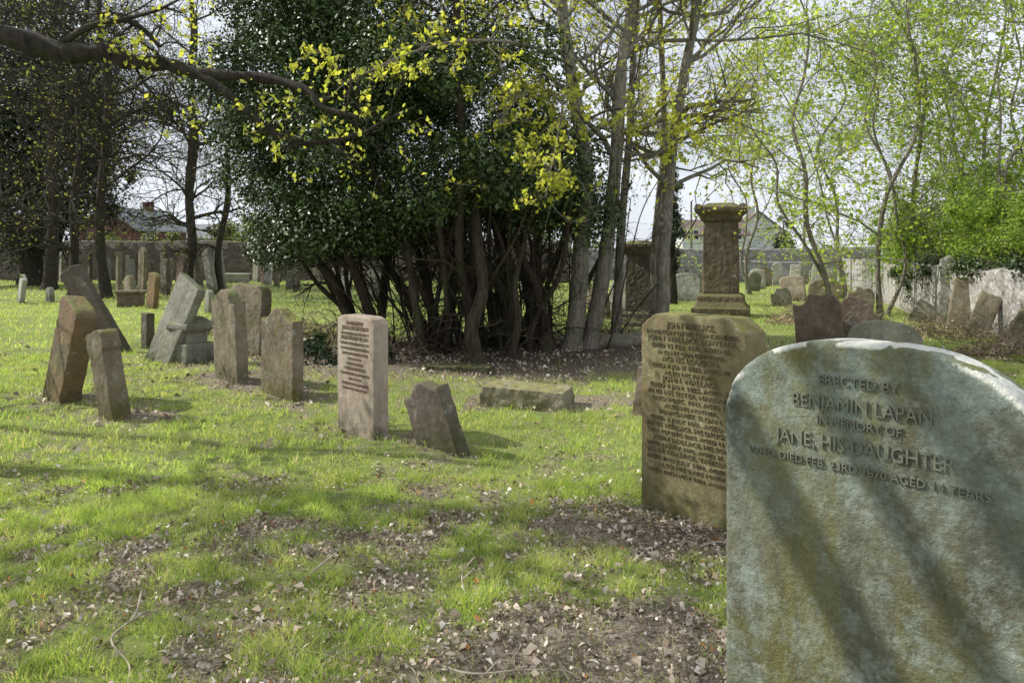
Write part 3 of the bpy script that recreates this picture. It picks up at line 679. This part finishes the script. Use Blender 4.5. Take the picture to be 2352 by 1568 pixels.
tree('sycamore_tree','grey tree whose trunk sweeps along the ground before rising',(1.6,13.9,0),[([(1.4,13.0,.05),(1.75,12.9,.12),(2.1,12.9,.13),(2.45,13.0,.28),(2.66,13.1,.65),(2.7,13.2,1.55),(2.85,13.5,2.7),(3.0,13.8,3.7),(3.25,13.8,5.2),(3.5,13.8,6.6),(3.7,13.9,9)],.16,.07)],19,(2.8,9),2.7,sp,2,rng,lfY)
tree('sycamore_tree','thin grey sycamore stems beside a monument with opening leaves',(1.9,14.5,0),[([(1.9,13.6,-.1),(2.0,13.6,2),(2.2,13.8,4),(2.4,14.2,6.5),(2.9,14.5,9.5)],.09,.04),([(2.9,15.2,-.1),(2.95,15.2,2),(3.1,15.1,4),(3.0,15,6.5),(2.9,15,9)],.09,.04)],9,(2.8,9),2.3,sp,2,rng,lfY)

rng=np.random.default_rng(33)
tree('sycamore_tree','dark gnarled tree reaching a long low branch across the lawn',(-6.6,6.3,0),
 [([(-6.6,6.3,-.1),(-6.5,6.2,1.5),(-6.3,6.1,3.2),(-6.1,5.9,5),(-5.6,5.6,7),(-5.2,5.3,9.5)],.18,.07)],16,(3.0,7.0),2.6,Spec(kids=(6,5,4),wob=.22,up=.03,rmin=.005),2,rng,dict(per=2.4,size=.12,clump=.12,per2=6,size2=.045,**YG),bark=M_barkd,dirbias=(-.7,-.8,0),
 extra=[([(-6.3,6.1,3.4),(-5.2,5.7,3.45),(-4.3,5.5,3.33),(-3.8,5.5,3.25),(-3.32,5.5,3.12),(-3.05,5.5,3.12),(-2.83,5.5,3.05),(-2.55,5.5,3.03),(-2.35,5.5,2.96),(-1.86,5.5,2.93),(-1.51,5.4,2.82),(-1.37,5.35,2.68),(-1.1,5.3,2.6)],.105,.016,10,.45),
 ([(-2.4,5.5,2.99),(-2.2,5.45,2.88),(-2.06,5.4,2.78),(-1.83,5.4,2.57),(-1.6,5.4,2.44),(-1.34,5.4,2.44),(-1.1,5.4,2.5),(-.95,5.4,2.58),(-.7,5.4,2.7)],.035,.007,12,.45),
 ([(-3.4,5.5,3.14),(-3.16,5.5,3.3),(-2.9,5.5,3.36),(-2.73,5.5,3.28),(-2.62,5.5,3.16)],.030,.016,5,.4),
 ([(-2.9,5.5,3.36),(-2.6,5.45,3.42),(-2.3,5.4,3.55)],.018,.006,3,.4),
 ([(-6.2,5.9,4.4),(-4.8,5.4,4.8),(-3.3,5.3,4.7),(-2.3,5.5,4.5),(-1.6,5.6,4.6)],.07,.03,8,.8),
 ([(-6.1,5.9,5),(-4.8,5.2,5.4),(-3.6,5.1,5.3),(-2.6,5.4,5.1),(-1.6,5.6,5.2)],.055,.03,8,.8)])
rng=np.random.default_rng(34)
tree('sycamore_tree','added out-of-view dark tree with bare limbs casting shadow bands',(-7.0,1.7,0),  # unseen tree added so its limbs stripe the front headstone with shadow
 [([(-7.0,1.7,-.1),(-6.95,1.75,1.5),(-6.8,1.8,3.2),(-6.7,1.9,5),(-6.5,2,7),(-6.4,2,9)],.22,.07)],5,(5,9),2.6,Spec(kids=(5,4,4),wob=.2,up=.03,rmin=.005),2,rng,dict(per=.8,size=.10,sp=.09,per2=1.,size2=.05,**YG),bark=M_barkd,
 extra=[([(-6.8,1.8,3.4),(-5.6,2.1,4.1),(-4.5,2.4,4.3),(-3.5,2.7,4.22),(-2.4,3.0,4.1),(-1.6,3.1,4.0)],.09,.045,3,.6),
 ([(-6.7,1.9,4.2),(-5.6,2.1,4.65),(-4.5,2.4,4.75),(-3.5,2.7,4.68),(-2.2,3.0,4.55)],.06,.035,3,.6),
 ([(-6.7,1.9,4.8),(-5.5,2.2,5.2),(-4.5,2.4,5.15),(-3.5,2.7,5.1),(-2.2,3.1,5.0)],.09,.05,3,.6),
 ([(-6.7,1.9,5.2),(-5.4,2.4,5.8),(-4.2,2.9,5.75),(-3.2,3.2,5.6),(-2.0,3.6,5.6)],.05,.02,7,.8),
 ([(-6.7,1.9,4.4),(-6.2,3.2,4.9),(-5.2,4.0,5.2),(-4.2,4.4,5.1),(-3.2,4.6,5.2)],.06,.02,10,.9)])
rng=np.random.default_rng(35)
tree('sycamore_tree','added out-of-view thin-leaved dark tree shading the leaning headstones',(-11.2,8.6,0),  # unseen tree added to throw dappled shade over the left headstones
 [([(-11.2,8.6,-.1),(-11.1,8.6,2),(-10.9,8.4,4.5),(-10.7,8.2,7),(-10.6,8,9)],.12,.05)],5,(3.2,6.5),2.2,Spec(kids=(5,5,4),wob=.2,up=.03,rmin=.005),2,rng,dict(per=1.6,size=.12,clump=.12,**YG),bark=M_barkd)

rng=np.random.default_rng(44)
bare=Spec(kids=(9,8,5),wob=.22,up=.03,rmin=.007)
def straight(x,y,H,dx=0,dy=0,w_=.3,n=8):
    r=np.random.default_rng(int(abs(x*100+y*10))); return [(x+dx*t+r.normal(0,w_*.45)*(t>0),y+dy*t,H*t-.1) for t in np.linspace(0,1,n)]
lfB=dict(per=1.0,size=.12,sp=.15,c0=(.10,.11,.04),c1=(.22,.22,.08))
for (x,y,H,r,lab,lm,ll) in ((-15.6,28.5,15,.2,'tall bare tree with fine twigs beside headstones',18,4.4),(-12.9,29.5,15,.19,'slender bare tree with ivy-darkened trunk',14,3.2),(-12.2,31,14,.15,'slim bare tree with many fine twigs',11,3.),(-17.8,30,14,.18,'bare grey tree with drooping twigs',16,4.0),(-22.5,36,16,.3,'tall bare tree near the stone wall',20,5.5),(-17.5,40,15,.2,'bare tree with a haze of twigs by the wall',14,4.5)):
    tree('bare_tree',lab,(x,y,0),[(straight(x,y,H,rng.uniform(-.5,.8)),r,.06)],lm,(1.8,H*.95),ll,bare,2,rng,lfB,bark=M_barkd,group='bare trees along the churchyard edge')
def dense_tree(name,label,base,trunks,blobs,nl,size,c0,c1,seed,mat=None,bark=None,sag=.4,asp=.5,group=None,extra_twigs=0,cat='tree'):
    rng=np.random.default_rng(seed); base=np.array(base,float); T=Tubes()
    for P,r0,r1 in trunks:
        Q=smooth_path(np.asarray(P,float)-base); rad=np.linspace(r0,r1,len(Q)); rad[:2]*=1.3; T.add(Q,rad,9)
        for i in range(extra_twigs):
            o=[]; j=rng.integers(len(Q)//4,len(Q)); grow(Q[j],nrm(rng.normal(0,1,3)),rng.uniform(1,2.5),rad[j]*.3,1,Spec(kids=(4,4,4),wob=.25,up=-.03),rng,o,3); add_polys(o,T,T)
    e=empty(name,tuple(base)); obj('trunk',T.mesh('trunk',bark or M_barkd),e); P=[];N=[]
    tot=sum(b[3]*b[4]*b[5] for b in blobs)**1.0
    for b in blobs:
        c=np.array(b[:3])-base; R_=np.array(b[3:6]); m=int(nl*(b[3]*b[4]*b[5])/tot); k=max(6,m//160)
        for i in range(k):
            u=nrm(rng.normal(0,1,3)); cc=c+u*R_*rng.uniform(.2,1.3)**.5; q=m//k
            nn=rng.normal(0,1,(q,3)); nn/=np.linalg.norm(nn,axis=1,keepdims=True)
            P.append(cc+nn*rng.uniform(.1,1.4,(q,1))*R_.mean()*rng.uniform(.14,.40)); N.append(nn+np.array([0,0,.4]))
    P=np.concatenate(P); N=np.concatenate(N); ok=P[:,2]>.02; P=P[ok];N=N[ok]
    obj('crown' if cat=='tree' else 'foliage',leaf_mesh('crown',P,size,rng,c0,c1,mat or M_leaf,up=.3,aspect=asp,N=N,sag=sag),e)
    return top(e,label,cat,group)
dense_tree('yew_tree','large dark evergreen tree with shadowed crown and stout trunk',(-26.5,41,0),[([(-26.5,41,-.1),(-26.7,41,3),(-26.3,41,7),(-26,41,14)],.65,.2),([(-25.9,41,-.1),(-25,41,3),(-23.5,41,8)],.3,.1)],[(-27,41,8.5,5,4,6),(-25.5,40,12,4.5,4,5),(-24.0,40,6,2.8,3,3.3),(-29,40,5.5,3.5,3,3.5)],70000,.25,(.018,.028,.012),(.05,.065,.03),5,mat=M_yew,extra_twigs=40)
dense_tree('cypress_tree','narrow dark columnar evergreen by the sycamore',(5.3,24.5,0),[([(5.3,24.5,-.1),(5.3,24.5,3),(5.3,24.5,5)],.15,.05)],[(5.3,24.5,2.2,.38,.4,1.2),(5.3,24.5,3.6,.33,.35,1.2),(5.35,24.5,4.7,.22,.25,.8)],9000,.09,(.02,.04,.015),(.04,.07,.025),6,mat=M_yew)
dense_tree('cypress_tree','small dark conical evergreen near pale houses',(27.5,75,0),[([(27.5,75,-.1),(27.5,75,3),(27.5,75,5)],.2,.05)],[(27.5,75,2,1.1,1.1,1.6),(27.5,75,4.2,.7,.7,1.6)],5000,.3,(.02,.04,.015),(.04,.07,.025),7,mat=M_yew)

rng=np.random.default_rng(55)
lfG=dict(per=6.5,size=.135,clump=.13,**GR); lfG2=dict(per=6.5,size=.135,clump=.13,c0=(.26,.34,.06),c1=(.46,.50,.13))
spR=Spec(kids=(7,5,4),wob=.26,up=.02,rmin=.006,ang=(30,75))
for i,(x,y,H,dx,lm,ll,lf) in enumerate(((10.2,20.5,12,1.6,18,3.2,lfG),(8.3,19,9,-1.4,11,2.4,lfG2),(12.4,21.5,12,-1.8,18,3.2,lfG),(14.5,23,13,.9,18,3.4,lfG),(11.4,18.2,9,2.4,16,2.8,lfG2),(13.6,19.5,12,1.2,18,3.2,lfG),(16.5,26,14,-1.8,18,3.5,lfG2),(13.0,29,14,-1.4,14,3.6,lfG2),(9.9,31,12,1.2,12,3.2,lfG2))):
    tree('sapling_tree','slim multi-branched tree hazed with fresh green spring leaves',(x,y,0),[(straight(x,y,H,dx,0,.6),.075,.02),(straight(x+.2,y+.1,H*.8,dx-1.9,0,.6),.05,.015)],lm//2+1,(1.2,H*.95),ll,spR,2,rng,lf,group='young leafing trees by the boundary wall')
for i,(x,y,z,rx,ry,rz) in enumerate(((11.3,16.6,2.1,1.4,1.2,.9),(12.4,18.5,2.7,1.6,1.5,1.2),(11.8,21,2.0,1.1,1.2,1.3),(10.8,14.2,2.3,1.0,1.2,.8),(10.3,12.6,2.3,.9,1.2,.7),(13.8,25.5,1.9,1.5,1.5,1.4),(15.8,24,2.6,1.8,1.5,1.5),(18.5,29,2.6,2,1.5,1.6),(16.5,31,2.0,1.4,1.2,1.2),(13.0,15.5,3.6,1.8,1.2,1.1))):
    st=[([(x,y,-.1),(x+.1*k,y,z*.5),(x+.5*math.sin(k*2.1),y+.4*math.cos(k*2.1),z+rz*.7)],.03,.01) for k in range(4)]
    dense_tree('shrub','bright green leafy shrub overhanging the boundary wall',(x,y,0),st,[(x,y,z,rx,ry,rz),(x-rx*.4,y,z+.3,rx*.6,ry*.6,rz*.8)],5600,.085,(.11,.19,.035),(.38,.46,.12),60+i,asp=.6,cat='shrub',group='leafy shrubs along the boundary wall',extra_twigs=5)
for i,(x,y,z,rx,ry,rz,n) in enumerate(((9.5,12.2,1.45,.3,1.4,.25,2300),(10.1,15.6,1.45,.3,1.5,.28,2300),(10.8,18.8,1.3,.3,1.2,.4,2600),(11.6,21,1.1,.5,1.2,.6,3000))):
    dense_tree('ivy','dark ivy mat hanging over the top of a wall',(x,y,0),[([(x+.15,y,-.05),(x,y,.6),(x,y+.2,z)],.02,.01)],[(x,y,z,rx,ry,rz)],n,.075,(.03,.055,.015),(.10,.15,.045),140+i,mat=M_yew,cat='shrub',asp=.8,group='ivy growing on the boundary wall')
dense_tree('ground_ivy','dark glossy ivy clump on shaded soil beside headstones',(-2.95,11.0,0),[([(-2.95,11,-.05),(-2.9,11,.15),(-2.8,11,.3)],.02,.01)],[(-2.95,11,.12,.55,.5,.3),(-2.4,11.4,.12,.5,.5,.25)],3800,.06,(.02,.04,.012),(.05,.09,.03),80,mat=M_yew,cat='shrub',asp=.8)
def brush(x,y,r,h,label,seed,dense=500):
    rng=np.random.default_rng(seed); T=Tubes(); e=empty('brush_pile',(x,y,0))
    for i in range(120):
        a=rng.uniform(0,2*math.pi); q=r*math.sqrt(rng.uniform()); p=np.array([math.cos(a)*q,math.sin(a)*q*.7,rng.uniform(0,h*.6)]); o=[]
        grow(p,nrm(rng.normal(0,1,3)*np.array([1,1,.5])),rng.uniform(.3,.8),.006,2,Spec(kids=(3,3,3),wob=.3),rng,o,3)
        for l,pp,rd in o: T.add(pp,rd*1.2,3)
    obj('twigs',T.mesh('twigs',plain_mat('brush_twig',(.16,.12,.08),(.38,.31,.22),10)),e)
    n=dense; a=rng.uniform(0,2*math.pi,n); q=r*np.sqrt(rng.uniform(0,1,n)); P=np.stack([np.cos(a)*q,np.sin(a)*q*.7,rng.uniform(0,1,n)*h*(1-q/r*.8)],1)
    obj('dead_leaves',leaf_mesh('dead_leaves',P,.07,rng,(.24,.16,.09),(.54,.42,.29),M_dry,up=.6,aspect=.6),e)
    top(e,label,'brush')
brush(-5.6,15.5,1.1,.4,'heap of cut twigs and dry brown leaves on grass',1)
brush(-4.2,14.5,1.0,.45,'pile of dry brush behind headstones',2)
brush(7.2,17.5,1.2,.5,'heap of dry brown cuttings beside headstones',3,900)
brush(8.7,15,1.0,.4,'dry bramble and leaf heap below the wall',4,800)
brush(7.9,11.8,.9,.35,'dead ferns and bramble stems at the bank foot',5,800)
brush(-2.2,11.8,.8,.35,'tangle of dry twigs under the yew edge',6)
brush(2.1,14.6,1.1,.6,'tangle of bare twigs around sycamore roots',7,200)
brush(-.3,13.4,2.2,1.0,'tangle of dead twigs among the yew stems',8,100)

# ---------------------------------------------------------------- walls, fence, houses
def rubble_mat(name,c1,c2,mort,sc=3.,dirt=.75):
    t=NT(name); v=t.objvec(False)
    vo=t.n('ShaderNodeTexVoronoi'); vo.inputs['Scale'].default_value=sc; mp=t.n('ShaderNodeMapping'); mp.inputs['Scale'].default_value=(1,1,1.7); t.l(v,mp.inputs['Vector']); t.l(mp.outputs[0],vo.inputs['Vector'])
    ve=t.n('ShaderNodeTexVoronoi',feature='DISTANCE_TO_EDGE'); ve.inputs['Scale'].default_value=sc; t.l(mp.outputs[0],ve.inputs['Vector'])
    sp_=t.n('ShaderNodeSeparateColor'); t.l(vo.outputs['Color'],sp_.inputs[0])
    c=t.mix(sp_.outputs[0],c1,c2); c=t.mix(t.mapr(t.noise(v,3,9,.75),.42,.62,0,dirt),c,(.12,.11,.075))
    e=t.mapr(ve.outputs['Distance'],.0,.08); c=t.mix(t.math('MULTIPLY',t.math('SUBTRACT',1.,e),.6),c,mort)
    t.l(c,t.b.inputs['Base Color']); b=t.bump(e,.6,.03); t.l(t.bump(t.noise(v,30,5,.7),.5,.01,b),t.b.inputs['Normal'])
    return t.m
def wall(label,pts,h,th,mat,cap=.08,hv=.12):
    pts=[np.array(p,float) for p in pts]; C=[];NV=[]
    for a,b in zip(pts[:-1],pts[1:]):
        n=max(2,int(np.linalg.norm(b-a)/.4)); d=(b-a)/np.linalg.norm(b-a)
        for i in range(n): C.append(a+(b-a)*i/n); NV.append(np.array([-d[1],d[0]]))
    C.append(pts[-1]); NV.append(NV[-1]); V=[];F=[]
    for i,(c,nv) in enumerate(zip(C,NV)):
        hh=h+hv*(float(vn(i*.23,h,4))-.5)+.07*(float(vn(i*1.7,2,4))-.5)
        for s_,z in ((-1,-.3),(-1,hh),(-.0,hh+cap),(1,hh),(1,-.3)):
            q=c+nv*s_*th/2; V.append((q[0],q[1],z))
    for i in range(len(C)-1):
        for j in range(4): F.append((i*5+j,(i+1)*5+j,(i+1)*5+j+1,i*5+j+1))
    o=obj('stone_wall',mk_mesh('stone_wall',np.array(V),np.array(F),mat)); top(o,label,'wall'); return o
Mw1=rubble_mat('dark_rubble_wall',(.10,.085,.07),(.19,.155,.13),(.10,.09,.07),2.6)
Mw2=rubble_mat('grey_rubble_wall',(.20,.20,.19),(.34,.33,.31),(.25,.24,.22),3)
Mw3=rubble_mat('limewashed_rubble_wall',(.33,.31,.285),(.47,.45,.42),(.31,.29,.27),4.2,.75)
wall('long dark rubble stone boundary wall behind graves',[(-60,50),(4,50)],2.6,.5,Mw1)
wall('grey rubble stone boundary wall beyond lawn',[(4.4,51),(26,53)],2.1,.5,Mw2)
wall('low pale rubble wall in front of houses',[(12,46),(20,47.5)],1.25,.4,Mw2)
wall('pale limewashed rubble boundary wall beneath overhanging shrubs',[(8.8,8),(9.5,12),(10.9,19),(14.0,28),(20.5,46)],1.35,.5,Mw3,hv=.4)
def fence(x0,y0,x1,y1,H=1.95):
    e=empty('mesh_fence',(x0,y0,0)); m=plain_mat('galvanised_steel',(.28,.29,.30),(.38,.39,.40),5,.5); d=np.array([x1-x0,y1-y0,0.])
    for k in (0,.5,1):
        t=Tubes(); t.add([d*k+np.array([0,0,0]),d*k+np.array([0,0,H])],[.022,.022],8); obj('post',t.mesh('post',m),e)
    for z in (.15,H-.02):
        t=Tubes(); t.add([np.array([0,0,z]),d+np.array([0,0,z])],[.018,.018],6); obj('rail',t.mesh('rail',m),e)
    t=Tubes()
    for i in range(1,24): t.add([d*i/24+np.array([0,0,.15]),d*i/24+np.array([0,0,H-.02])],[.004,.004],4)
    for i in range(1,9): z=.15+i*(H-.17)/9; t.add([np.array([0,0,z]),d+np.array([0,0,z])],[.004,.004],4)
    obj('wire_mesh',t.mesh('wire_mesh',m),e); top(e,'grey steel mesh fence panel standing among shrubs','fence')
fence(10.9,26.5,13.2,26.1)
def pole(x,y,H,label):
    t=Tubes(); t.add([(0,0,-.2),(0,0,H*.5),(0,0,H)],[.12,.10,.08],10); t.add([(0,0,H-.1),(.0,-.5,H+.05)],[.04,.04],6)
    o=obj('utility_pole',t.mesh('utility_pole',plain_mat('pole_timber',(.1,.09,.08),(.2,.18,.16),4))); o.location=(x,y,0); top(o,label,'pole')
pole(22.5,57,7.2,'tall plain pole beyond the boundary wall'); pole(15.5,64,6.4,'dark plain pole near the houses')
Mhw=plain_mat('white_render',(.55,.56,.57),(.64,.65,.66),3); Mhr=plain_mat('brown_roof_tile',(.13,.10,.085),(.19,.155,.13),8); Mhg=plain_mat('grey_slate',(.16,.17,.18),(.24,.25,.26),8)
Mred=plain_mat('red_brown_brick',(.10,.05,.045),(.15,.08,.07),6); Mgl=plain_mat('window_glass',(.03,.04,.05),(.05,.06,.07),2,.15,0)
Mfr=plain_mat('white_window_frame',(.75,.75,.75),(.8,.8,.8),3)
def house(x,y,wd,dp,eave,ridge,rot,mw,mroof,label,nw=3):
    e=empty('house',(x,y,0),(0,0,math.radians(rot)))
    a,b=wd/2,dp/2
    V=[(-a,-b,-.2),(a,-b,-.2),(a,b,-.2),(-a,b,-.2),(-a,-b,eave),(a,-b,eave),(a,b,eave),(-a,b,eave),(-a,0,ridge),(a,0,ridge)]
    me=bpy.data.meshes.new('wall'); me.from_pydata(V,[],[(0,1,5,4),(2,3,7,6),(1,2,6,9,5),(3,0,4,8,7)]); me.materials.append(mw); obj('wall',me,e)
    o_=.35; s_=(ridge-eave)/b; V=[]
    for sx in (-a-o_,a+o_):
        for yy,zz in ((-b-o_,eave-o_*s_+.05),(0,ridge+.05),(b+o_,eave-o_*s_+.05)): V+= [(sx,yy,zz),(sx,yy,zz+.16)]
    F=[(1,7,9,3),(3,9,11,5),(0,2,8,6),(2,4,10,8),(0,6,7,1),(4,5,11,10),(0,1,3,2),(2,3,5,4),(6,8,9,7),(8,10,11,9)]
    me=bpy.data.meshes.new('roof'); me.from_pydata(V,[],F); me.materials.append(mroof); r=obj('roof',me,e)
    c=block('chimney',[sq(ridge-.5,ridge+1.0,.45),sq(ridge+.98,ridge+1.12,.52)],mw,parent=r); c.location=(a*.6,0,0)
    for i in range(nw):
        for z in ((1.2,3.7) if eave>4 else (1.2,)):
            xx=-a+wd*(i+.5)/nw
            me=bpy.data.meshes.new('window'); me.from_pydata([(xx-.6,-b-.03,z),(xx+.6,-b-.03,z),(xx+.6,-b-.03,z+1.1),(xx-.6,-b-.03,z+1.1)],[],[(0,1,2,3)]); me.materials.append(Mgl); wn=obj('window',me,e)
            bm=bmesh.new()
            for (x0,x1,z0,z1) in ((xx-.68,xx+.68,z-.08,z),(xx-.68,xx+.68,z+1.1,z+1.18),(xx-.68,xx-.6,z,z+1.1),(xx+.6,xx+.68,z,z+1.1),(xx-.03,xx+.03,z,z+1.1)):
                vs=[bm.verts.new((p,q,s2)) for q in (-b-.08,-b-.005) for p,s2 in ((x0,z0),(x1,z0),(x1,z1),(x0,z1))]
                for q in ((0,1,2,3),(0,4,5,1),(1,5,6,2),(2,6,7,3),(3,7,4,0)): bm.faces.new([vs[i2] for i2 in q])
            me=bpy.data.meshes.new('frame'); bm.to_mesh(me); bm.free(); me.materials.append(Mfr); obj('frame',me,wn)
    d=block('door',[(0,2.05,.45,.04,.45,.04)],Mred,parent=e,bev=.01); d.location=(a*.12+.1,-b-.03,0)
    top(e,label,'house',None)
house(24.6,92,7.5,7,4.2,6.0,-6,Mhw,Mhr,'white rendered house with brown tiled roof',3)
house(32.0,98,6,7,4.6,7.3,84,Mhw,Mhr,'pale gabled house with brown tiled roof',2)
house(-44,86,8,8,4.6,7.0,75,Mred,Mhg,'dark red gabled house with grey slate roof',2)
house(-37,95,10,8,3.8,5.6,-5,Mhw,Mhg,'pale low house with grey roof beyond the wall',3)
for i,(x,y,rx,rz) in enumerate(((-58,66,14,9),(-30,62,6,3.2),(-22,64,7,4.5),(-8,80,16,6),(8,78,7,3.2),(50,72,12,6),(40,66,6,3.6),(22,60,3,1.4),(-38,58,4,3.6))):
    dense_tree('hedge','distant soft green mass of shrubs beyond the wall',(x,y,0),[([(x,y,-.1),(x,y,rz*.5),(x,y,rz)],.2,.1)],[(x-rx*.5,y,rz*.4,rx*.5,3,rz*.6),(x+rx*.4,y,rz*.35,rx*.5,3,rz*.6),(x,y,rz*.4,rx*.6,3,rz*.7)],6000,.4,(.07,.09,.035),(.17,.19,.08),90+i,asp=.7,cat='hedge',group='hedges beyond the boundary wall',extra_twigs=12)
print('objs',len(bpy.data.objects))
